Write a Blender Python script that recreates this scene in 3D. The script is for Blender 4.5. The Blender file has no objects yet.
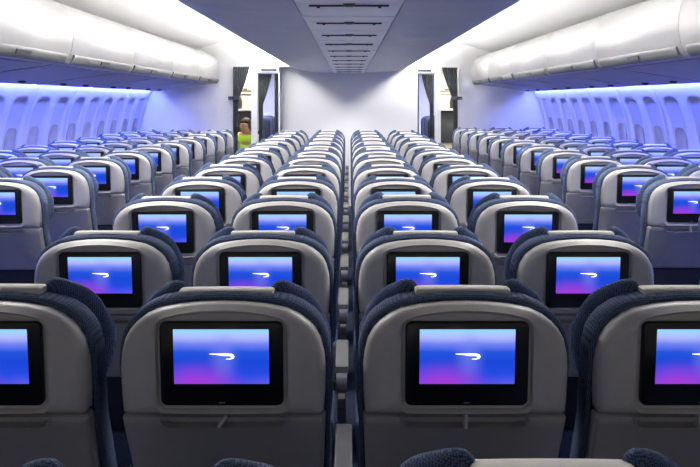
import bpy, bmesh, math, random
from mathutils import Vector, Matrix
random.seed(7)
S = bpy.context.scene
C = S.collection
PI = math.pi
CAMZ = 1.575

# ------------------------------------------------------------------ materials
def mat(name, col, rough=0.5, metal=0.0, bump=None, spec=0.5, vary=0.0, vscale=6.0):
    m = bpy.data.materials.new(name); m.use_nodes = True
    nt = m.node_tree; b = nt.nodes['Principled BSDF']
    b.inputs['Base Color'].default_value = (*col, 1)
    b.inputs['Roughness'].default_value = rough
    b.inputs['Metallic'].default_value = metal
    b.inputs['Specular IOR Level'].default_value = spec
    tc = nt.nodes.new('ShaderNodeTexCoord')
    if vary:
        n = nt.nodes.new('ShaderNodeTexNoise'); n.inputs['Scale'].default_value = vscale
        n.inputs['Detail'].default_value = 3
        nt.links.new(tc.outputs['Object'], n.inputs['Vector'])
        r = nt.nodes.new('ShaderNodeValToRGB')
        r.color_ramp.elements[0].position = .3; r.color_ramp.elements[1].position = .7
        r.color_ramp.elements[0].color = (*[c*(1-vary) for c in col], 1)
        r.color_ramp.elements[1].color = (*[min(1, c*(1+vary)) for c in col], 1)
        nt.links.new(n.outputs['Fac'], r.inputs['Fac'])
        nt.links.new(r.outputs['Color'], b.inputs['Base Color'])
    if bump:
        n = nt.nodes.new('ShaderNodeTexNoise'); n.inputs['Scale'].default_value = bump[0]
        nt.links.new(tc.outputs['Object'], n.inputs['Vector'])
        bp = nt.nodes.new('ShaderNodeBump'); bp.inputs['Strength'].default_value = bump[1]
        bp.inputs['Distance'].default_value = .002
        nt.links.new(n.outputs['Fac'], bp.inputs['Height'])
        nt.links.new(bp.outputs['Normal'], b.inputs['Normal'])
    return m

def weave(name, dark, light, scale):
    m = bpy.data.materials.new(name); m.use_nodes = True
    nt = m.node_tree; b = nt.nodes['Principled BSDF']; b.inputs['Roughness'].default_value = .9
    b.inputs['Specular IOR Level'].default_value = .15
    tc = nt.nodes.new('ShaderNodeTexCoord')
    v = nt.nodes.new('ShaderNodeTexVoronoi'); v.inputs['Scale'].default_value = scale
    v.inputs['Randomness'].default_value = .25
    nt.links.new(tc.outputs['Object'], v.inputs['Vector'])
    r = nt.nodes.new('ShaderNodeValToRGB')
    r.color_ramp.elements[0].position = .25; r.color_ramp.elements[0].color = (*light, 1)
    r.color_ramp.elements[1].position = .62; r.color_ramp.elements[1].color = (*dark, 1)
    nt.links.new(v.outputs['Distance'], r.inputs['Fac'])
    nt.links.new(r.outputs['Color'], b.inputs['Base Color'])
    bp = nt.nodes.new('ShaderNodeBump'); bp.inputs['Strength'].default_value = .5
    bp.inputs['Distance'].default_value = .002; bp.invert = True
    nt.links.new(v.outputs['Distance'], bp.inputs['Height'])
    nt.links.new(bp.outputs['Normal'], b.inputs['Normal'])
    return m

def emit(name, col, s):
    m = bpy.data.materials.new(name); m.use_nodes = True
    nt = m.node_tree; nt.nodes.remove(nt.nodes['Principled BSDF'])
    e = nt.nodes.new('ShaderNodeEmission'); e.inputs['Color'].default_value = (*col, 1); e.inputs['Strength'].default_value = s
    nt.links.new(e.outputs[0], nt.nodes['Material Output'].inputs[0])
    return m

def screen_mat():
    m = emit('screen_glow', (1, 1, 1), .93); nt = m.node_tree
    e = [n for n in nt.nodes if n.type == 'EMISSION'][0]
    tc = nt.nodes.new('ShaderNodeTexCoord'); sp = nt.nodes.new('ShaderNodeSeparateXYZ')
    nt.links.new(tc.outputs['Generated'], sp.inputs[0])
    ns = nt.nodes.new('ShaderNodeTexNoise'); ns.inputs['Scale'].default_value = 2.2
    nt.links.new(tc.outputs['Generated'], ns.inputs['Vector'])
    ad = nt.nodes.new('ShaderNodeMath'); ad.operation = 'MULTIPLY_ADD'; ad.inputs[1].default_value = .07
    nt.links.new(ns.outputs['Fac'], ad.inputs[0]); nt.links.new(sp.outputs['Z'], ad.inputs[2])
    r = nt.nodes.new('ShaderNodeValToRGB'); cr = r.color_ramp
    def lin(*c): return tuple((x/255/12.92 if x/255 <= .04045 else ((x/255+.055)/1.055)**2.4) for x in c) + (1,)
    cr.elements[0].position = 0; cr.elements[0].color = lin(62, 78, 226)
    cr.elements[1].position = 1.0; cr.elements[1].color = lin(150, 208, 255)
    for p, c in ((.20, (36, 74, 224)), (.45, (26, 72, 214)), (.62, (36, 84, 220)), (.76, (112, 130, 240)), (.87, (172, 180, 252)), (.97, (166, 206, 255))):
        el = cr.elements.new(p); el.color = lin(*c)
    nt.links.new(ad.outputs[0], r.inputs['Fac'])
    # magenta cloud, lower left of centre; pale haze behind the ribbon
    def blob(cx, cz, sx, sz, k):
        a = nt.nodes.new('ShaderNodeMath'); a.operation = 'SUBTRACT'; a.inputs[1].default_value = cx
        nt.links.new(sp.outputs['X'], a.inputs[0])
        b2 = nt.nodes.new('ShaderNodeMath'); b2.operation = 'DIVIDE'; b2.inputs[1].default_value = sx
        nt.links.new(a.outputs[0], b2.inputs[0])
        c = nt.nodes.new('ShaderNodeMath'); c.operation = 'SUBTRACT'; c.inputs[1].default_value = cz
        nt.links.new(sp.outputs['Z'], c.inputs[0])
        d = nt.nodes.new('ShaderNodeMath'); d.operation = 'DIVIDE'; d.inputs[1].default_value = sz
        nt.links.new(c.outputs[0], d.inputs[0])
        cb = nt.nodes.new('ShaderNodeCombineXYZ'); nt.links.new(b2.outputs[0], cb.inputs[0]); nt.links.new(d.outputs[0], cb.inputs[1])
        ln = nt.nodes.new('ShaderNodeVectorMath'); ln.operation = 'LENGTH'; nt.links.new(cb.outputs[0], ln.inputs[0])
        mr = nt.nodes.new('ShaderNodeMapRange'); mr.interpolation_type = 'SMOOTHSTEP'
        mr.inputs['From Min'].default_value = 0; mr.inputs['From Max'].default_value = 1
        mr.inputs['To Min'].default_value = k; mr.inputs['To Max'].default_value = 0
        nt.links.new(ln.outputs['Value'], mr.inputs['Value'])
        return mr.outputs['Result']
    cur = r.outputs['Color']
    for (cx, cz, sx, sz, k, col) in ((.52, .5, .2, .6, .55, (120, 132, 240)), (.25, -.05, .6, .55, .9, (172, 56, 214)), (.95, -.05, .35, .3, .5, (110, 100, 235))):
        mx = nt.nodes.new('ShaderNodeMix'); mx.data_type = 'RGBA'
        nt.links.new(blob(cx, cz, sx, sz, k), mx.inputs['Factor'])
        nt.links.new(cur, mx.inputs['A']); mx.inputs['B'].default_value = lin(*col)
        cur = mx.outputs['Result']
    nt.links.new(cur, e.inputs['Color'])
    return m

M = dict(
    shell=mat('warm_grey_plastic', (.57, .55, .52), .45, bump=(420, .12), vary=.03, vscale=30),
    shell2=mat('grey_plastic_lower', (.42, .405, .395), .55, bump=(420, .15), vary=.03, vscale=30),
    black=mat('black_bezel', (.008, .008, .009), .28),
    glass=screen_mat(),
    white_glow=emit('ribbon_white', (1, 1, 1), 1.3),
    mark=mat('pale_print', (.35, .35, .35), .5),
    blue=weave('navy_weave', (.035, .052, .105), (.15, .195, .31), 300),
    bluelt=weave('navy_weave_headrest', (.035, .055, .115), (.16, .21, .33), 290),
    cream=mat('cream_cloth', (.74, .70, .63), .85, bump=(600, .2)),
    arm=mat('armrest_grey', (.15, .153, .145), .5, bump=(300, .1)),
    dark=mat('dark_frame', (.03, .032, .04), .5),
    metal=mat('leg_metal', (.32, .32, .34), .35, metal=.8),
    pocket=mat('pocket_net', (.02, .024, .04), .9),
    carpet=mat('carpet_navy', (.03, .04, .085), .95, vary=.4, vscale=60, bump=(300, .6)),
    wall=mat('sidewall_plastic', (.62, .62, .66), .5, vary=.02, vscale=3),  # light grey, a trace of the blue LED light mixed into the colour
    reveal=mat('window_reveal', (.50, .50, .55), .5),
    shade=mat('window_shade', (.37, .355, .37), .6, vary=.15, vscale=7),
    white=mat('white_panel', (.80, .80, .79), .5, vary=.015, vscale=2),
    bin=mat('bin_white', (.31, .307, .30), .32, vary=.02, vscale=2),
    latch=mat('bin_latch_grey', (.10, .10, .10), .45),
    under=mat('shaded_service_panel', (.30, .30, .34), .5, vary=.06, vscale=5),  # dark grey paints the shade beneath the bins
    ceil=mat('ceiling_grey_led_tint', (.35, .38, .49), .45, vary=.05, vscale=4),  # blue of the LED light mixed into the panel grey
    hatch=mat('hatch_pale', (.88, .88, .88), .45, vary=.04, vscale=9),
    curtain=mat('curtain_slate', (.055, .065, .075), .9, vary=.2, vscale=12),
    beige=mat('galley_beige', (.62, .56, .44), .45),
    steel=mat('galley_steel', (.5, .5, .5), .3, metal=.9),
    vest=mat('hi_vis_vest', (.45, .75, .06), .8),
    skin=mat('skin', (.42, .24, .16), .6),
    shirt=mat('white_shirt', (.75, .75, .76), .8),
    trousers=mat('dark_trousers', (.02, .025, .05), .9),
    hair=mat('brown_hair', (.045, .022, .012), .7),
    seatdark=weave('slate_weave', (.03, .035, .05), (.1, .11, .14), 160),
    seal=mat('dark_gap', (.02, .02, .025), .8),
)

# ------------------------------------------------------------------ mesh helpers
def obj(name, bm, m, parent=None, sharp=38, bevel=None):
    me = bpy.data.meshes.new(name)
    bmesh.ops.remove_doubles(bm, verts=bm.verts, dist=1e-6)
    if bevel:
        ed = [e for e in bm.edges if len(e.link_faces) == 2 and e.calc_face_angle(0) > math.radians(50)]
        bmesh.ops.bevel(bm, geom=ed, offset=bevel, segments=2, profile=.5, affect='EDGES', clamp_overlap=True)
    bmesh.ops.recalc_face_normals(bm, faces=bm.faces)
    for f in bm.faces: f.smooth = True
    bm.to_mesh(me); bm.free()
    me.set_sharp_from_angle(angle=math.radians(sharp))
    me.materials.append(m)
    o = bpy.data.objects.new(name, me); C.objects.link(o)
    if parent: o.parent = parent
    return o

def tag(o, label=None, cat=None, group=None, kind=None):
    if label: o['label'] = label
    if cat: o['category'] = cat
    if group: o['group'] = group
    if kind: o['kind'] = kind
    return o

def struct(name, bm, m, label=None, cat=None, **k):
    o = obj(name, bm, m, **k); o['kind'] = 'structure'
    if label: o['label'] = label
    if cat: o['category'] = cat
    return o

def empty(name, loc, label, cat, group=None, rz=0):
    o = bpy.data.objects.new(name, None); C.objects.link(o)
    o.empty_display_size = .1
    o.location = loc; o.rotation_euler = (0, 0, rz)
    return tag(o, label, cat, group)

def box(bm, x0, x1, y0, y1, z0, z1, mtx=None):
    vs = [bm.verts.new((x, y, z)) for x in (x0, x1) for y in (y0, y1) for z in (z0, z1)]
    if mtx:
        for v in vs: v.co = mtx @ v.co
    for f in ((0, 1, 3, 2), (4, 6, 7, 5), (0, 4, 5, 1), (2, 3, 7, 6), (0, 2, 6, 4), (1, 5, 7, 3)):
        bm.faces.new([vs[i] for i in f])
    return vs

def tube(bm, p, q, r, n=12, r2=None):
    p, q = Vector(p), Vector(q); d = (q-p).normalized()
    a = d.orthogonal().normalized(); b = d.cross(a)
    A = [bm.verts.new(p + r*(a*math.cos(2*PI*i/n) + b*math.sin(2*PI*i/n))) for i in range(n)]
    r2 = r if r2 is None else r2
    B = [bm.verts.new(q + r2*(a*math.cos(2*PI*i/n) + b*math.sin(2*PI*i/n))) for i in range(n)]
    for i in range(n): bm.faces.new((A[i], A[(i+1) % n], B[(i+1) % n], B[i]))
    bm.faces.new(A[::-1]); bm.faces.new(B)

def lathe(bm, prof, c, n=16):
    rings = []
    for r, z in prof:
        rings.append([bm.verts.new((c[0]+r*math.cos(2*PI*i/n), c[1]+r*math.sin(2*PI*i/n), c[2]+z)) for i in range(n)])
    for A, B in zip(rings, rings[1:]):
        for i in range(n): bm.faces.new((A[i], A[(i+1) % n], B[(i+1) % n], B[i]))
    bm.faces.new(rings[0][::-1]); bm.faces.new(rings[-1])

def mirror(half):          # half outline from bottom centre, right side, to top centre -> closed polygon
    return list(half) + [(-x, z) for x, z in reversed(half[1:-1])]

def smooth_poly(p, n=2):   # a few rounds of corner cutting
    for _ in range(n):
        q = []
        for i in range(len(p)):
            a, b = p[i], p[(i+1) % len(p)]
            q.append((.75*a[0]+.25*b[0], .75*a[1]+.25*b[1])); q.append((.25*a[0]+.75*b[0], .25*a[1]+.75*b[1]))
        p = q
    return p

def rrect(hw, hh, r, cz=0, cx=0, n=5):
    p = []
    for sx, sz, a0 in ((1, -1, -90), (1, 1, 0), (-1, 1, 90), (-1, -1, 180)):
        for i in range(n+1):
            a = math.radians(a0 + 90*i/n)
            p.append((cx + sx*(hw-r) + r*math.cos(a), cz + sz*(hh-r) + r*math.sin(a)))
    return p

def inset(p, d):
    if abs(d) < 1e-9: return list(p)
    n = len(p); out = []
    area = sum(p[i][0]*p[(i+1) % n][1] - p[(i+1) % n][0]*p[i][1] for i in range(n))
    s = 1 if area > 0 else -1
    for i in range(n):
        a, b, c = Vector(p[i-1]), Vector(p[i]), Vector(p[(i+1) % n])
        e1 = (b-a).normalized(); e2 = (c-b).normalized()
        n1 = Vector((-e1.y, e1.x))*s; n2 = Vector((-e2.y, e2.x))*s
        nn = (n1+n2); nn.normalize()
        k = 1/max(.5, nn.dot(n1))
        out.append(tuple(b + nn*d*k))
    return out

def loft(bm, rings, cap0=True, cap1=True):
    R = [[bm.verts.new(c) for c in r] for r in rings]
    n = len(R[0])
    for A, B in zip(R, R[1:]):
        for i in range(n): bm.faces.new((A[i], A[(i+1) % n], B[(i+1) % n], B[i]))
    if cap0: bm.faces.new(R[0][::-1])
    if cap1: bm.faces.new(R[-1])

def slab(bm, outline, layers):         # outline in xz; layers = [(y, inset)]
    loft(bm, [[(x, y, z) for x, z in inset(outline, d)] for y, d in layers])

def ray_poly(p, cz, ang):
    dx, dz = math.cos(ang), math.sin(ang); best = None
    for i in range(len(p)):
        ax, az = p[i][0], p[i][1]-cz; bx, bz = p[(i+1) % len(p)][0], p[(i+1) % len(p)][1]-cz
        den = dx*(bz-az) - dz*(bx-ax)
        if abs(den) < 1e-12: continue
        t = (ax*(bz-az) - az*(bx-ax))/den; u = (ax*dz - az*dx)/den
        if t > 0 and -1e-6 <= u <= 1+1e-6: best = t if best is None else max(best, t)
    return (dx*best, cz+dz*best)

def shear(bm):                         # recline of the seat back
    for v in bm.verts:
        z = v.co.z
        if z > .93: v.co.y -= (z-1.04)*.105
        else: v.co.y += .01155 + (.93-z)*.46

# ------------------------------------------------------------------ the seat
SHELL = mirror([(0, .9335), (.10, .9335), (.198, .9335), (.2055, .941), (.2078, .975), (.2085, 1.03), (.2062, 1.060), (.199, 1.090),
                (.188, 1.111), (.175, 1.1255), (.155, 1.141), (.13, 1.1525), (.09, 1.161), (.045, 1.1655), (0, 1.167)])
RECESS = mirror([(0, .944), (.12, .944), (.1305, .95), (.134, .962), (.134, 1.04), (.134, 1.114), (.1305, 1.129), (.116, 1.138),
                 (.085, 1.1455), (.045, 1.1505), (0, 1.152)])
BACK = mirror([(0, .50), (.18, .50), (.208, .53), (.2150, .62), (.2175, .90), (.2192, 1.03), (.2172, 1.064), (.210, 1.097), (.198, 1.120),
               (.184, 1.1355), (.161, 1.1525), (.133, 1.1645), (.09, 1.1738), (.045, 1.1782), (0, 1.1795)])

def make_seat():
    root = empty('passenger_seat', (0, 0, 0), None, 'seat')
    # upper back shell with its screen recess
    bm = bmesh.new()
    ang = sorted([math.atan2(z-1.04, x) for x, z in SHELL] + [2*PI*i/56-PI for i in range(56)])
    a2 = []
    for a in ang:
        if not a2 or a-a2[-1] > .02: a2.append(a)
    rings = []
    for y, d in ((.03, 0), (.004, 0), (-.006, .003), (-.013, .010), (-.0175, .020), (-.019, .034)):
        p = inset(SHELL, d); rings.append([(lambda q: (q[0], y, q[1]))(ray_poly(p, 1.04, a)) for a in a2])
    for y, d in ((-.0175, -.004), (-.0165, 0), (-.0075, .004)):
        p = inset(RECESS, d)
        pts = []
        for k, a in enumerate(a2):
            q = ray_poly(p, 1.04, a)
            o_ = rings[5][k]
            if d < 0 and (q[0]**2+(q[1]-1.04)**2) > (o_[0]**2+(o_[2]-1.04)**2):
                q = (o_[0]*.999, 1.04+(o_[2]-1.04)*.999)
            pts.append((q[0], y, q[1]))
        rings.append(pts)
    # keep the inset rim outside the recess at the narrow foot of the shell
    for k in range(len(a2)):
        rr = rings[7][k]; rad = math.hypot(rr[0], rr[2]-1.04)
        for j in (3, 4, 5, 6):
            q = rings[j][k]; r0 = math.hypot(q[0], q[2]-1.04); mn = rad + .0012*(8-j)
            if r0 < mn: rings[j][k] = (q[0]*mn/r0, q[1], 1.04+(q[2]-1.04)*mn/r0)
    loft(bm, rings); shear(bm)
    obj('back_shell', bm, M['shell'], root, sharp=50)
    # lower back panel with the scooped tray edge
    bm = bmesh.new()
    LP = mirror([(0, .70), (.16, .70), (.185, .705), (.196, .72), (.203, .80), (.2075, .90), (.208, .925), (.2045, .932), (.12, .932), (0, .932)])
    SC = mirror([(0, .9045), (.105, .9045), (.118, .907), (.126, .915), (.1285, .925), (.1285, .931), (0, .931)])
    cz = .918
    angs = sorted(set([round(math.atan2(z-cz, x), 4) for x, z in LP+SC] + [round(2*PI*i/40-PI+.01, 4) for i in range(40)]))
    R = []
    for y, d in ((.03, 0), (.0, 0), (-.008, .004), (-.011, .010)):
        p = inset(LP, d)
        if d > .0005: p = [(x, max(min(z, .9315), .7)) for x, z in p]
        R.append([(lambda q: (q[0], y, q[1]))(ray_poly(p, cz, a)) for a in angs])
    for y, d in ((-.0112, -.005), (-.0150, -.002), (-.0150, .0005), (.007, .004)):
        p = [(x, min(z, .9313)) for x, z in inset(SC, d)]; R.append([(lambda q: (q[0], y, q[1]))(ray_poly(p, cz, a)) for a in angs])
    loft(bm, R); shear(bm)
    obj('lower_panel', bm, M['shell2'], root, sharp=40)
    # monitor
    bm = bmesh.new(); slab(bm, rrect(.1240, .0872, .013, 1.0445), [(-.0078, 0), (-.0165, 0), (-.0185, .002)]); shear(bm)
    mon = obj('monitor', bm, M['black'], root, sharp=60)
    bm = bmesh.new(); slab(bm, rrect(.0960, .0568, .0008, 1.0605, n=1), [(-.0184, 0), (-.0190, 0)]); shear(bm)
    obj('display', bm, M['glass'], mon, sharp=60)
    E = [(-.0266, .0062), (-.01, .0064), (.012, .0068), (.021, .0062), (.0262, .0034), (.0277, -.001), (.025, -.0047), (.018, -.0067), (.0085, -.0064),
         (.010, -.0046), (.017, -.0045), (.0205, -.0022), (.020, 0), (.016, .0010), (.004, .0012), (-.010, .0032), (-.0266, .0048)]
    bm = bmesh.new()
    loft(bm, [[(x*.93+.001, y, z*.95+1.0612) for x, z in E] for y in (-.0189, -.0195)]); shear(bm)
    tag(obj('ribbon_emblem', bm, M['white_glow'], mon, sharp=60), 'white hooked ribbon emblem')
    bm = bmesh.new(); slab(bm, rrect(.006, .0011, .0006, .9640, .0, n=1), [(-.0184, 0), (-.0189, 0)]); shear(bm)
    obj('control_mark', bm, M['mark'], mon)
    # tray latch
    bm = bmesh.new(); slab(bm, rrect(.0045, .0155, .004, 0, 0, n=3), [(.002, 0), (-.014, 0), (-.017, .0015)])
    lt = obj('tray_latch', bm, M['shell'], root); lt.location = (0, .010, .923)
    # fabric back
    bm = bmesh.new(); slab(bm, BACK, [(.022, .008), (.030, 0), (.085, 0), (.1, .008), (.108, .025)]); shear(bm)
    obj('backrest', bm, M['blue'], root, sharp=60)
    # cream headrest cover
    bm = bmesh.new()
    prof = [(.0465, 1.150), (.0465, 1.174), (.0495, 1.1815), (.056, 1.1845), (.075, 1.1845), (.100, 1.180), (.122, 1.170), (.132, 1.15), (.132, .99), (.124, .99), (.100, 1.10)]
    xs = [-.099, -.095, -.06, -.02, .02, .06, .095, .099]
    loft(bm, [[(x, y + .05*x*x, z - .16*x*x - (.0025 if abs(x) > .097 else 0)) for y, z in prof] for x in xs]); shear(bm)
    obj('headrest_cover', bm, M['cream'], root, sharp=55)
    # headrest wings
    for s in (-1, 1):
        bm = bmesh.new(); pts = []
        for i in range(32):
            a = 2*PI*i/32; c_, s_ = math.cos(a), math.sin(a)
            e_ = .5 if c_ < 0 and s_ > 0 else .9
            u = .086*math.copysign(abs(c_)**e_, c_); v = .118*math.copysign(abs(s_)**e_, s_)
            v -= (.50*u if v > 0 else .10*u)*min(1, abs(v)/.07)
            pts.append((u, v))
        rings = []
        for t, d in ((-.021, .030), (-.019, .016), (-.012, .004), (0, 0), (.012, .004), (.019, .016), (.021, .030)):
            q = [(x*(1-d/.086), z*(1-d/.126)) for x, z in pts]
            rings.append([(x, t, z) for x, z in q])
        loft(bm, rings)
        th = math.radians(43)
        for v in bm.verts:
            u, t, z = v.co
            t += .55*u*u*0 + .9*max(0, -u)**2
            u *= .93; x = .093 + (u+.080)*math.cos(th) - t*math.sin(th)
            y = .080 + (u+.080)*math.sin(th) + t*math.cos(th)
            v.co = (s*x, y, 1.0535+z)
        shear(bm)
        obj('headrest_wing', bm, M['bluelt'], root, sharp=60)
    # seat cushion
    bm = bmesh.new()
    loft(bm, [[(x*k, y, .375 + dz + (z if z > 0 else 0)*kz) for x, z in rrect(.215, .06, .03, .06)]
              for y, k, kz, dz in ((.20, .97, .9, .0), (.24, 1, 1, 0), (.50, 1, 1.05, 0), (.585, 1, 1, .0), (.61, .98, .8, .01), (.617, .94, .5, .02))])
    obj('seat_cushion', bm, M['blue'], root, sharp=60)
    # pocket, frame, legs
    bm = bmesh.new(); slab(bm, rrect(.18, .125, .02, .575), [(.03, 0), (.004, .004), (-.004, .016)]); shear(bm)
    obj('literature_pocket', bm, M['pocket'], root)
    bm = bmesh.new(); box(bm, -.21, .21, .17, .55, .335, .374)
    obj('seat_frame', bm, M['dark'], root, bevel=.004)
    for s in (-1, 1):
        bm = bmesh.new(); box(bm, s*.15-.02, s*.15+.02, .20, .24, 0, .336); box(bm, s*.15-.02, s*.15+.02, .2401, .52, 0, .03); box(bm, s*.15-.015, s*.15+.015, .47, .50, .0301, .336)
        obj('leg', bm, M['metal'], root)
    return root

def armrest(root, x):
    bm = bmesh.new()
    P = [(.305, .645), (.315, .64), (.565, .645), (.583, .655), (.588, .667), (.580, .677), (.56, .681), (.32, .678), (.306, .668)]
    loft(bm, [[(x+dx, y*k+(1-k)*.45, (z-.66)*k+.66) for y, z in P] for dx, k in ((-.0225, .95), (-.0205, .99), (-.015, 1), (.015, 1), (.0205, .99), (.0225, .95))])
    a = obj('armrest', bm, M['arm'], root, sharp=50)
    bm = bmesh.new(); tube(bm, (x-.018, .275, .625), (x+.018, .275, .625), .03, 18); box(bm, x-.014, x+.014, .255, .3, .46, .62)
    obj('hinge', bm, M['metal'], a)
    bm = bmesh.new(); box(bm, x-.013, x+.013, .195, .245, .565, .60); obj('hinge_cap', bm, M['arm'], a, bevel=.005)

def children(o): return [c for c in CH.get(o, [])]
def dup(root, loc):
    r = root.copy(); C.objects.link(r); r.location = loc
    for c in root.children:
        k = c.copy(); C.objects.link(k); k.parent = r
        for g in c.children:
            h = g.copy(); C.objects.link(h); h.parent = k
    return r

ORD = ['first', 'second', 'third', 'fourth', 'fifth', 'sixth', 'seventh', 'eighth', 'ninth', 'tenth', 'eleventh', 'twelfth', 'thirteenth', 'fourteenth']
seat_r = make_seat(); armrest(seat_r, .243)
seat_e = dup(seat_r, (0, 0, 0)); armrest(seat_e, -.243)
used = {seat_r: False, seat_e: False}
def place(proto, loc, label, group, turn=0.0, head=0.0, sz=1.0):
    if used[proto]: o = dup(proto, loc)
    else: o = proto; o.location = loc; used[proto] = True
    o['label'] = label; o['group'] = group; o['category'] = 'seat'
    o.scale = (1, 1, sz)
    for c in o.children:
        if c.name.startswith('tray_latch'): c.rotation_euler = (0, turn, 0)
        if c.name.startswith('headrest_'): c.location.z = head
    return o
bpy.context.view_layer.update()

SX = -.014
COLS = ((-.739, 'left aisle column'), (-.254, 'left inner column'), (.252, 'right inner column'), (.737, 'right aisle column'))
for ci, (x, cn) in enumerate(COLS):
    n = 0
    for k in range(0, 13):
        y = .80 + .79*k
        if k == 0:
            if ci in (0, 3): continue
            y = .875
        turn = {(1, 1): .65, (2, 0): .5, (3, 1): .4, (5, 2): .6}.get((k, ci), 0.0)
        head = 0 if k == 0 else random.choice((0, 0, .003, -.003))
        lab = f'grey screen-back seat in the centre block, {cn}, {ORD[n]} from the camera'
        if k == 0: lab = f'nearest seat of the {cn}, only its headrest showing at the bottom'
        place(seat_e if ci == 0 else seat_r, (x+SX+(.011 if (k, ci) in ((1, 1), (1, 0)) else -.009 if (k, ci) == (1, 3) else .008 if k == 0 else 0), y, 0), lab, 'passenger seats of the centre block', turn, head, (.950 if ci == 1 else .961) if k == 0 else .988 if k == 2 else 1)
        n += 1
for s, nm, y0, dy, last in ((-1, 'left', 6.12, .73, 6), (1, 'right', 6.2, .742, 7)):
    for ci, (x, cn) in enumerate(((1.755, 'aisle'), (2.256, 'middle'), (2.757, 'window'))):
        n = 0
        for j in range(-4, last+1):
            y = y0 + dy*j
            if 780*(x-.24)/(y+.1) > 372: continue
            turn = random.choice((0, 0, 0, .5))
            left_end = (ci == 2 and s < 0) or (ci == 0 and s > 0)
            place(seat_e if left_end else seat_r, (s*x+SX, y, 0),
                  f'grey screen-back seat in the {nm} block, {cn} column, {ORD[n]} from the camera',
                  f'passenger seats of the {nm} block', turn, random.choice((0, 0, .004, -.003)))
            n += 1

# ------------------------------------------------------------------ setting
Y0, YC = -.6, 11.7
YB = {-1: 11.4, 1: 12.15}
def extrude_y(bm, prof, y0, y1):
    A = [bm.verts.new((x, y0, z)) for x, z in prof]; B = [bm.verts.new((x, y1, z)) for x, z in prof]
    n = len(prof)
    for i in range(n-1): bm.faces.new((A[i], A[i+1], B[i+1], B[i]))
def solid_y(bm, prof, y0, y1):
    loft(bm, [[(x, y0, z) for x, z in prof], [(x, y1, z) for x, z in prof]])

bm = bmesh.new(); box(bm, -3.4, 3.4, Y0, 20.5, -.06, 0); struct('floor', bm, M['carpet'])

H = lambda h: CAMZ + h
# ceiling: two dropped panels, in lengths parted by fine seams
bm = bmesh.new()
ys = [-.6] + [.47+.8*i for i in range(14)] + [YC]
for s in (-1, 1):
    P = [(.236, H(.42)), (.40, H(.424)), (.58, H(.434)), (.70, H(.450)), (.80, H(.476)), (.87, H(.510)), (.92, H(.555)), (.905, H(.56)), (.85, H(.515)), (.78, H(.50)), (.236, H(.50))]
    for a, b in zip(ys, ys[1:]):
        solid_y(bm, [(s*x, z) for x, z in P], a+.003, b-.003)
struct('ceiling', bm, M['ceil'], 'grey dropped ceiling panels with painted blue LED tint either side of the hatch strip', 'ceiling', sharp=30)
bm = bmesh.new(); box(bm, -.74, .74, Y0, YC, H(.501), H(.56)); struct('trim_1', bm, M['seal'])
# cove above the bins, from the dropped panel out to the hull
for i, s in enumerate((-1, 1)):
    bm = bmesh.new()
    P = [(.70, .505), (.74, .68), (.90, .80), (1.15, .87), (1.5, .90), (1.85, .87), (2.2, .76), (2.7, .55), (2.95, .17), (2.95, .16), (3.05, .16), (3.0, .62), (2.3, .95), (1.5, 1.0), (.70, .95)]
    solid_y(bm, [(s*x, H(z)) for x, z in P], Y0, YB[s])
    struct('trim_%d' % (i+2), bm, M['white'], sharp=45)

# ceiling hatches
hatch = None
for k in range(12):
    y0 = 2.574 + .77*k
    y1 = min(y0+.77, YC)
    lab = f'pale ceiling hatch with dark slot, {ORD[k]} of the strip from the camera'
    h = empty('ceiling_hatch', (0, y0, H(.42)), lab, 'hatch', 'access hatches along the ceiling strip')
    d = y1-y0
    bm = bmesh.new(); box(bm, -.232, .232, .004, d-.004, 0, .03)
    obj('panel', bm, M['hatch'], h, bevel=.003)
    if d > .6:
        bm = bmesh.new(); box(bm, -.232, .232, .52, .54, -.004, .001); obj('rib', bm, M['hatch'], h, bevel=.0015)
        big = (k == 4)
        bm = bmesh.new()
        w = .175
        box(bm, -w, w, .061, .069 + (.05 if big else 0), -.008, .0005)
        obj('slot_bar', bm, M['dark'], h, bevel=.002)
        for s in (-1, 1):
            bm = bmesh.new(); box(bm, s*.135-.007, s*.135+.007, .075, .092, -.012, .0005); obj('hinge', bm, M['dark'], h, bevel=.002)
        bm = bmesh.new(); slab(bm, [(-.026, -.003), (-.018, -.012), (.018, -.012), (.026, -.003), (.026, .0005), (-.026, .0005)], [(.015, 0), (.05, 0)])
        obj('latch', bm, M['latch'], h)

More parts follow.
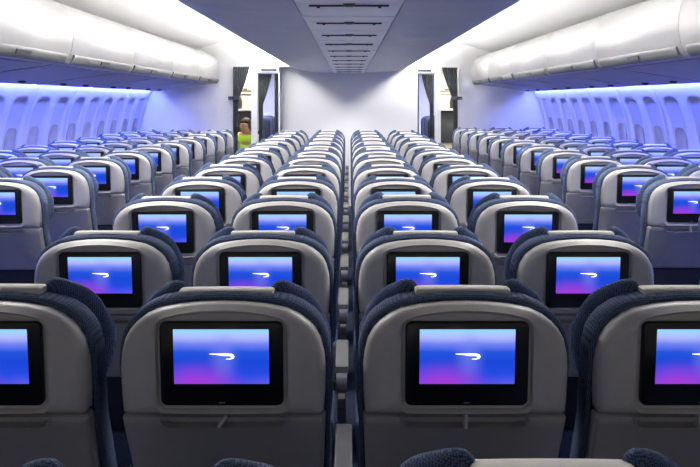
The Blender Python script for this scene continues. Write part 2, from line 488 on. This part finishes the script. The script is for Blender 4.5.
# sidewalls with window recesses
WP = [(2.862, 1.735), (2.875, 1.70), (2.93, 1.58), (2.985, 1.40), (3.02, 1.22), (3.04, 1.0), (3.045, .7), (3.02, .35), (2.96, .0)]
def wall_x(z):
    for (x0, z0), (x1, z1) in zip(WP, WP[1:]):
        if z1 <= z <= z0: return x0 + (x1-x0)*(z0-z)/(z0-z1)
    return WP[-1][0]
def sstep(a, b, t):
    t = max(0, min(1, (t-a)/(b-a))); return t*t*(3-2*t)
WIN0 = {-1: 2.16, 1: 2.30}
for s, nm in ((-1, 'left'), (1, 'right')):
    bm = bmesh.new()
    yend = YB[s]-.02
    zs = [1.735, 1.72, 1.70, 1.68, 1.655, 1.64, 1.625, 1.61, 1.595, 1.58, 1.55, 1.5, 1.4, 1.3, 1.2, 1.1, 1.0, .96, .93, .90, .87, .82, .6, .3, .0]
    y = WIN0[s]; first = True
    nwin = 0
    while y < yend-.05:
        L = 1.016; y1 = min(y+L, yend)
        N = 54; cols = []
        for i in range(N+1):
            yy = y+.005 + (y1-y-.010)*i/N
            col = []
            for z in zs:
                d = 0
                for wc in (y+.254, y+.762):
                    # rounded rectangle distance
                    hw, hh, r = .175, .385, .12; cz = 1.215
                    qx, qz = abs(yy-wc)-(hw-r), abs(z-cz)-(hh-r)
                    sd = math.hypot(max(qx, 0), max(qz, 0)) + min(max(qx, qz), 0) - r
                    d = max(d, .022*sstep(.008, -.010, sd))
                e = min(yy-y, y1-yy); d += .006*(1-sstep(.004, .02, e))
                col.append(bm.verts.new((s*(wall_x(z)+d), yy, z)))
            cols.append(col)
        for A, B in zip(cols, cols[1:]):
            for i in range(len(zs)-1): bm.faces.new((A[i], A[i+1], B[i+1], B[i]))
        y = y1
    # backing behind the joints
    P = [(x+.075, z) for x, z in WP] + [(x+.11, z) for x, z in reversed(WP)]
    solid_y(bm, [(s*x, z) for x, z in P], Y0, yend)
    struct('wall_'+nm, bm, M['wall'], sharp=50)
    # windows: pulled-down shade in a rounded frame inside every recess
    y = WIN0[s]; k = 0
    while y < yend-.3:
        for wc in (y+.254, y+.762):
            if wc > yend-.2: continue
            k += 1
            bm = bmesh.new(); rows = []
            hw, hh, r = .160, .370, .11
            for q in range(31):
                v = -hh + 2*hh*q/30
                e = max(0, abs(v)-(hh-r))
                half = hw - r + math.sqrt(max(0, r*r-e*e))
                rows.append([(s*(wall_x(1.215+v)+.0195), wc+half*t, 1.215+v) for t in (-1, -.5, 0, .5, 1)])
            for off in (0, .02):
                R = [[bm.verts.new((x+s*off, y_, z_)) for x, y_, z_ in row] for row in rows]
                for A, B in zip(R, R[1:]):
                    for t in range(4): bm.faces.new((A[t], A[t+1], B[t+1], B[t]))
            w = obj('window_%d' % (k + (0 if s < 0 else 40)), bm, M['reveal'], sharp=40); w['kind'] = 'structure'
            bm = bmesh.new()
            def W(u, v, dep): return (s*(wall_x(1.17+v)+dep), wc+u, 1.17+v)
            o0 = rrect(.112, .165, .07); o1 = inset(o0, .012)
            loft(bm, [[W(u, v, .030) for u, v in o0], [W(u, v, .0165) for u, v in o0], [W(u, v, .0150) for u, v in inset(o0, .004)], [W(u, v, .0165) for u, v in o1], [W(u, v, .019) for u, v in inset(o0, .016)]])
            obj('shade', bm, M['shade'], w, sharp=40)
        y += 1.016
    # valance strip under the bins that hides the light
    bm = bmesh.new()
    P = [(2.74, 1.722), (2.775, 1.732), (2.775, 1.77), (2.858, 1.77), (2.858, 1.74), (2.95, 1.735), (2.95, 1.81), (2.74, 1.81)]
    solid_y(bm, [(s*x, z) for x, z in P], Y0, yend)
    struct('trim_%d' % (4 if s < 0 else 5), bm, M['white'])

# overhead bins
BP = [(1.93, .300), (1.905, .312), (1.885, .345), (1.868, .40), (1.86, .46), (1.862, .53), (1.875, .60), (1.905, .66), (1.955, .705), (2.03, .735), (2.13, .745)]
for s, nm in ((-1, 'left'), (1, 'right')):
    end = 11.25 if s < 0 else 11.9
    for k in range(7):
        y1 = end - 1.5*(6-k); y0 = y1-1.5
        b = empty('overhead_bin', (s*2.3, y0, H(.3)), f'white overhead bin on the {nm} side, {ORD[k]} from the camera', 'overhead bin', f'overhead bins along the {nm} side')
        ox, oz = s*2.3, H(.3)
        last = k == 6
        # body behind the door, with the underside that slopes out to the wall
        bm = bmesh.new()
        P = [(1.945, .304), (2.02, .300), (2.30, .262), (2.735, .196), (2.735, .42), (2.5, .60), (2.14, .735), (1.94, .68), (1.89, .53), (1.885, .43)]
        PP = [(s*x-ox, H(z-.05)-oz) for x, z in P]
        rings = [[(x, .004, z) for x, z in PP], [(x, 1.496, z) for x, z in PP]]
        loft(bm, rings)
        obj('body', bm, M['bin'], b, sharp=30)
        # curved door skin
        bm = bmesh.new()
        out = BP; inn = [(x+.022 if i < 9 else x, z-(.018 if i > 7 else 0)) for i, (x, z) in enumerate(BP)]
        PP = [(s*x-ox, H(z-.05)-oz) for x, z in out] + [(s*x-ox, H(z-.05)-oz) for x, z in reversed(inn)]
        ring = []
        cx = sum(p[0] for p in PP)/len(PP); cz_ = sum(p[1] for p in PP)/len(PP)
        seq = ((.004, .0), (.010, .004)) + (((1.490, .004), (1.496, .0)) if not last else ((1.44, .004), (1.475, -.01), (1.492, -.05), (1.496, -.09)))
        for yy, g in seq:
            if g >= 0: ring.append([(x - s*(g if i < len(out) else 0), yy, z) for i, (x, z) in enumerate(PP)])
            else: ring.append([(x - s*(g*.7 if i < len(out) else 0) , yy, z) for i, (x, z) in enumerate(PP)])
        loft(bm, ring)
        obj('door', bm, M['bin'], b, sharp=35)
        # grey latch rail along the lip
        bm = bmesh.new()
        R = [(1.905, .308), (1.893, .316), (1.882, .334), (1.874, .362), (1.865, .362), (1.862, .352), (1.872, .325), (1.885, .304), (1.90, .297)]
        solid_y(bm, [(s*x-ox, H(z-.05)-oz) for x, z in R], .05, 1.42)
        rl = obj('latch_rail', bm, M['latch'], b, sharp=40)
        bm = bmesh.new(); R2 = [(1.872, .318), (1.862, .345), (1.857, .343), (1.866, .314)]
        solid_y(bm, [(s*x-ox, H(z-.05)-oz) for x, z in R2], .62, .82)
        obj('handle', bm, M['dark'], rl)
        # service panel widened over the underside, colour darkened for shade: seams, nozzles
        bm = bmesh.new()
        Q = [(2.02, .294), (2.30, .256), (2.73, .191), (2.73, .1965), (2.30, .2615), (2.02, .2995)]
        solid_y(bm, [(s*x-ox, H(z-.05)-oz) for x, z in Q], .06, 1.44)
        sp_ = obj('shaded_service_panel', bm, M['under'], b)
        for yy in (.35, .95):
            bm = bmesh.new(); lathe(bm, [(.03, 0), (.032, -.008), (.022, -.018), (.012, -.02)], (s*2.60-ox, yy, H(.1605)-oz), 14)
            obj('air_nozzle', bm, M['dark'], sp_)

# ------------------------------------------------------------------ forward bulkhead and doorways
def dim(h, Y): return H(h)
# centre partition
bm = bmesh.new(); box(bm, -1.015, 1.015, YC, YC+.06, 0, H(.56)); struct('wall_front', bm, M['white'])
for s, nm in ((-1, 'left'), (1, 'right')):
    y = YB[s]
    xa, xb, xc, xd = 1.015, 1.34, 1.43, 1.70
    # outboard partition, post and the two door heads, one wall piece with the openings left free
    bm = bmesh.new()
    box(bm, *sorted((s*xd, s*3.14)), y, y+.06, 0, H(.98))
    box(bm, *sorted((s*xb, s*xc)), y, y+.06, 0, H(.98))
    box(bm, *sorted((s*xc, s*xd)), y, y+.06, H(.50 if s < 0 else .52), H(.98))
    box(bm, *sorted((s*xa, s*xb)), y, y+.06, H(.42 if s < 0 else .44), H(.98))
    box(bm, *sorted((s*.72, s*xa)), *((y, YC-.001) if s < 0 else (YC+.061, y+.06)), H(.50), H(.98))
    if s < 0: box(bm, -1.03, -1.0151, y, YC+.06, 0, H(.50))
    else: box(bm, 1.0151, 1.03, YC, y+.06, 0, H(.50))
    struct('wall_partition_'+nm, bm, M['white'])
    # small grille over the inner doorway
    g = empty('air_grille', (s*1.17, y-.001, H(.455 if s < 0 else .475)), f'grey slotted grille above the {nm} aisle doorway', 'grille')
    bm = bmesh.new(); box(bm, -.115, .115, -.012, 0, -.018, .018); obj('frame', bm, M['latch'], g, bevel=.003)
    for i in range(3):
        bm = bmesh.new(); box(bm, -.105, .105, -.016, -.0121, -.012+i*.0095, -.007+i*.0095); obj('slat', bm, M['dark'], g)

def curtain(name, s, y, xt0, xt1, xb0, xb1, ztop, ztie, label, tie=True, n=7):
    c = empty(name, (0, y, 0), label, 'curtain')
    bm = bmesh.new(); rows = []
    N = n*8
    for j in range(40):
        z = ztop - (ztop-.02)*j/39
        if z > ztie: t = 1-((z-ztie)/(ztop-ztie)); t = t**1.25
        else: t = 1
        a = xt0+(xb0-xt0)*t; b = xt1+(xb1-xt1)*t
        if z < ztie and tie: b += .02*(1-math.exp(-(ztie-z)*4)); 
        amp = .018 - .004*t
        rows.append([(a+(b-a)*i/N, amp*math.sin(2*PI*n*i/N + .6*math.sin(3*z)), z) for i in range(N+1)])
    for off in (0, .006):
        R = [[bm.verts.new((s*x, yy+off, z)) for x, yy, z in r] for r in rows]
        for A, B in zip(R, R[1:]):
            for i in range(N): bm.faces.new((A[i], A[i+1], B[i+1], B[i]))
    o = obj('fabric', bm, M['curtain'], c, sharp=70)
    if tie:
        bm = bmesh.new()
        for k in range(2):
            pass
        loft(bm, [[(s*(xm + w*math.cos(2*PI*i/18)), .003+.034*math.sin(2*PI*i/18), ztie+dz) for i in range(18)] for xm, w, dz in (((xb0+xb1)/2, abs(xb1-xb0)/2+.012, -.025), ((xb0+xb1)/2, abs(xb1-xb0)/2+.016, 0), ((xb0+xb1)/2, abs(xb1-xb0)/2+.012, .03))])
        box(bm, *sorted((s*(xb0-.0), s*(xb0+.07))), -.012, .004, ztie-.022, ztie+.028)
        obj('tieback', bm, M['dark'], c, sharp=50)
    return c
for s, nm in ((-1, 'left'), (1, 'right')):
    y = YB[s]; dh = 0 if s < 0 else .02
    curtain('doorway_curtain', s, y-.055, 1.685, 1.44, 1.685, 1.60, H(.50+dh), H(.04), f'slate curtain tied back beside the {nm} galley doorway')
    curtain('doorway_curtain', s, y+.13, 1.335, 1.14, 1.335, 1.27, H(.40+dh), H(-.05), f'slate curtain gathered at the outer edge of the {nm} aisle doorway', tie=False, n=5)
    curtain('doorway_curtain', s, y+.13, 1.10, 1.035, 1.10, 1.035, H(.40+dh), H(-.05), f'straight dark curtain bunched against the inner edge of the {nm} aisle doorway', tie=False, n=3)

# ------------------------------------------------------------------ beyond the doorways
YE = 19.6
bm = bmesh.new(); box(bm, -3.2, 3.2, YE, YE+.06, 0, 2.7); struct('wall_far', bm, M['white'])
bm = bmesh.new(); box(bm, -3.2, 3.2, YB[1]+.08, YE, H(.62), H(.68)); struct('trim_6', bm, M['white'])
for s, nm in ((-1, 'left'), (1, 'right')):
    bm = bmesh.new(); box(bm, *sorted((s*3.14, s*3.2)), YB[s]+.06, YE, 0, H(.68)); struct('trim_%d' % (7 if s < 0 else 8), bm, M['white'])
    # galley unit facing the doorway
    y = YB[s]+1.3
    g = empty('galley_unit', (s*2.06, y, 0), f'beige galley unit seen through the {nm} curtained doorway', 'galley')
    bm = bmesh.new(); box(bm, -.52, .52, .02, .6, 0, H(.56)); obj('carcass', bm, M['beige'], g, bevel=.006)
    bm = bmesh.new(); box(bm, -.525, .525, -.18, .019, H(-.16), H(-.13)); obj('counter', bm, M['shirt'], g, bevel=.005)
    for i in range(4):
        bm = bmesh.new(); x0 = -.5+.252*i; box(bm, x0, x0+.24, -.02, .019, H(.17), H(.42)); d = obj('locker_door', bm, M['beige'], g, bevel=.008)
        bm = bmesh.new(); box(bm, x0+.09, x0+.15, -.03, -.021, H(.185), H(.205)); obj('handle', bm, M['dark'], d)
    for i in range(4):
        bm = bmesh.new(); x0 = -.5+.252*i; box(bm, x0, x0+.24, -.01, .019, H(-.12), H(.14)); d = obj('oven_bay', bm, M['beige'] if i != (1 if s < 0 else 2) else M['steel'], g, bevel=.008)
        bm = bmesh.new(); box(bm, x0+.02, x0+.22, -.018, -.011, H(.10), H(.115)); obj('handle', bm, M['dark'], d)
    bm = bmesh.new(); box(bm, -.5, .5, -.012, .019, H(-.72), H(-.17)); obj('cart_bay', bm, M['dark'], g, bevel=.006)
    cxx = s*2.06 - s*.27
    p = empty('coffee_pot', (cxx, y-.09, H(-.129)), f'dark coffee pot on the {nm} galley counter', 'coffee pot')
    bm = bmesh.new(); lathe(bm, [(.05, 0), (.062, .02), (.065, .12), (.05, .18), (.036, .21), (.036, .225)], (0, 0, 0)); obj('jug', bm, M['dark'], p)
    bm = bmesh.new(); lathe(bm, [(.04, .226), (.042, .24), (.02, .26), (.012, .275)], (0, 0, 0)); obj('lid', bm, M['steel'], p)
    bm = bmesh.new()
    for a0, b0 in (((0, -.058, .16), (0, -.11, .15)), ((0, -.11, .155), (0, -.105, .05)), ((0, -.107, .055), (0, -.062, .04))): tube(bm, a0, b0, .009, 8)
    obj('handle', bm, M['dark'], p)
    # three seats of the cabin beyond
    for i in range(3):
        q = empty('forward_cabin_seat', (s*1.93, 16.6+.8*i, 0), f'dark seat in the cabin beyond the {nm} aisle doorway, {ORD[i]} from the doorway', 'seat', f'seats beyond the {nm} doorway')
        bm = bmesh.new(); slab(bm, [(x*1.12, z*1.02+.03) for x, z in BACK], [(-.02, .03), (-.01, .008), (.0, 0), (.1, 0), (.12, .02)])
        obj('backrest', bm, M['seatdark'], q, sharp=60)
        bm = bmesh.new(); box(bm, -.24, .24, .121, .6, .36, .48); obj('seat_cushion', bm, M['seatdark'], q, bevel=.03)
        for t in (-1, 1):
            bm = bmesh.new(); box(bm, t*.2-.02, t*.2+.02, .15, .5, 0, .359); obj('leg', bm, M['metal'], q)

# crew member in a hi-vis vest on a jump seat, just inside the left doorway
js = empty('jump_seat', (-1.56, 12.27, 0), 'dark fold-down jump seat just inside the left galley doorway', 'jump seat', rz=-PI/2)
bm = bmesh.new(); box(bm, -.22, .18, -.2, .2, .49, .53); obj('seat_pad', bm, M['dark'], js, bevel=.01)
bm = bmesh.new(); box(bm, -.28, -.221, -.2, .2, .53, 1.1); obj('back_pad', bm, M['dark'], js, bevel=.01)
bm = bmesh.new(); box(bm, -.27, -.20, -.18, .18, 0, .489); obj('base', bm, M['steel'], js)

def skinned(name, verts, edges, radii, m, parent, root=0, sub=2):
    me = bpy.data.meshes.new(name); me.from_pydata(verts, edges, [])
    o = bpy.data.objects.new(name, me); C.objects.link(o)
    md = o.modifiers.new('s', 'SKIN'); md.use_smooth_shade = True
    lay = me.skin_vertices[0].data
    for i, r in enumerate(radii): lay[i].radius = (r, r) if not isinstance(r, tuple) else r
    lay[root].use_root = True
    sb = o.modifiers.new('u', 'SUBSURF'); sb.levels = sub; sb.render_levels = sub
    dg = bpy.context.evaluated_depsgraph_get(); dg.update()
    m2 = bpy.data.meshes.new_from_object(o.evaluated_get(dg)); m2.name = name
    bpy.data.objects.remove(o)
    for p in m2.polygons: p.use_smooth = True
    m2.materials.clear(); m2.materials.append(m)
    k = bpy.data.objects.new(name, m2); C.objects.link(k); k.parent = parent
    return k
pr = empty('person', (-1.55, 12.25, 0), 'person in a yellow hi-vis vest seated inside the left galley doorway', 'person', rz=-PI/2-.55)
# faces +x; local coordinates, seat top at z = .46
V = [(0, 0, .55), (.02, 0, .70), (.05, 0, .84), (.07, 0, .93), (.10, 0, .975), (.125, 0, 1.03), (.14, 0, 1.10), (.135, 0, 1.14),
     (.06, .17, .91), (.10, .22, .72), (.30, .17, .62), (.38, .14, .62), (.06, -.17, .91), (.10, -.22, .72), (.30, -.17, .62), (.38, -.14, .62),
     (.05, .09, .54), (.42, .10, .54), (.44, .10, .10), (.55, .10, .05), (.05, -.09, .54), (.42, -.10, .54), (.44, -.10, .10), (.55, -.10, .05)]
E = [(0, 1), (1, 2), (2, 3), (3, 4), (4, 5), (5, 6), (6, 7), (3, 8), (8, 9), (9, 10), (10, 11), (3, 12), (12, 13), (13, 14), (14, 15), (0, 16), (16, 17), (17, 18), (18, 19), (0, 20), (20, 21), (21, 22), (22, 23)]
RD = [.12, .125, .13, .10, .055, .075, .09, .07, .065, .048, .035, .035, .065, .048, .035, .035, .085, .06, .045, .04, .085, .06, .045, .04]
V = [(x, y, z+.1 if z > .3 else z) for x, y, z in V]
bd = skinned('body', V, E, RD, M['skin'], pr)
VV = [(0, 0, .66), (.02, 0, .82), (.05, 0, .94), (.065, 0, 1.035), (.06, .175, 1.005), (.06, -.175, 1.005)]
tag(skinned('vest', VV, [(0, 1), (1, 2), (2, 3), (3, 4), (3, 5)], [.165, .165, .168, .128, .09, .09], M['vest'], pr), 'yellow-green hi-vis vest')
for t in (1, -1):
    skinned('sleeve', [(.055, .13*t, 1.0), (.06, .195*t, .985), (.098, .222*t, .82), (.27, .178*t, .73)], [(0, 1), (1, 2), (2, 3)], [.08, .098, .072, .058], M['shirt'], pr)
    skinned('trouser_leg', [(.0, .09*t, .645), (.42, .10*t, .645), (.44, .10*t, .12)], [(0, 1), (1, 2)], [.115, .085, .07], M['trousers'], pr)
bm = bmesh.new()
bmesh.ops.create_uvsphere(bm, u_segments=20, v_segments=14, radius=1)
for v in bm.verts:
    v.co = Vector((.115 + v.co.x*.095 - .012, v.co.y*.096, 1.212+v.co.z*.106))
    if v.co.x > .15 and v.co.z < 1.245: v.co.x = .15
obj('hair', bm, M['hair'], pr)
bm = bmesh.new(); lathe(bm, [(.012, -.03), (.016, -.01), (.006, .02)], (.222, 0, 1.185), 8); obj('nose', bm, M['skin'], pr)
for t in (1, -1):
    bm = bmesh.new(); bmesh.ops.create_icosphere(bm, subdivisions=2, radius=.011, matrix=Matrix.Translation((.212, .032*t, 1.205))); obj('eye', bm, M['dark'], pr)
for t in (1, -1):
    for f in range(4):
        skinned('finger', [(.375, .14*t+(f-1.5)*.018, .715), (.425, .138*t+(f-1.5)*.018, .705), (.452-.004*abs(f-1), .136*t+(f-1.5)*.018, .678)], [(0, 1), (1, 2)], [.010, .009, .008], M['skin'], pr, sub=1)

# ------------------------------------------------------------------ light
def area(name, loc, size, sizey, power, col, direction):
    l = bpy.data.lights.new(name, 'AREA'); l.shape = 'RECTANGLE'; l.size = size; l.size_y = sizey
    l.energy = power; l.color = col
    o = bpy.data.objects.new(name, l); C.objects.link(o); o.location = loc
    d = Vector(direction).normalized(); yv = Vector((0, 1, 0)); z = -d
    yv = (yv - z*yv.dot(z)).normalized(); x = yv.cross(z)
    o.rotation_euler = Matrix((x, yv, z)).transposed().to_euler()
    return o
for s in (-1, 1):
    y0 = 2.9; y1 = YB[s]-.1
    area('cove_light', (s*.83, (y0+y1)/2, H(.53)), .05, y1-y0, 340, (1, .965, .92), (s*1, 0, .9))
    y0 = 2.3
    area('cove_diffuser_light', (s*1.24, (y0+y1)/2, H(.862)), .26, y1-y0, 250, (1, .97, .93), (-s*1.5, 0, -1))
    y0 = 2.0; y1 = YB[s]-.15
    area('valance_light', (s*2.815, (y0+y1)/2, H(.188)), .05, y1-y0, 135, (.14, .19, 1), (s*.12, 0, -1))
    area('galley_light', (s*1.6, 12.6, H(.60)), .5, .5, 40, (1, .93, .8), (0, 0, -1))
    area('forward_cabin_light', (s*2.2, 17.5, H(.60)), .4, 3.4, 260, (.62, .64, 1), (0, .1, -1))
w = bpy.data.worlds.new('World'); S.world = w; w.use_nodes = True
w.node_tree.nodes['Background'].inputs['Color'].default_value = (.8, .78, .74, 1)
w.node_tree.nodes['Background'].inputs['Strength'].default_value = .25

# ------------------------------------------------------------------ camera
cd = bpy.data.cameras.new('Camera'); cam = bpy.data.objects.new('Camera', cd); C.objects.link(cam)
cam.location = (0, 0, CAMZ); cam.rotation_euler = (PI/2, 0, 0)
cd.lens = 36*780/700; cd.sensor_width = 36; cd.clip_start = .02; cd.clip_end = 100
cd.shift_x = 1/700; cd.shift_y = -132.5/700
S.camera = cam
S.view_settings.view_transform = 'Standard'; S.view_settings.look = 'None'
S.view_settings.exposure = .15; S.view_settings.gamma = 1; S.view_settings.use_curve_mapping = False
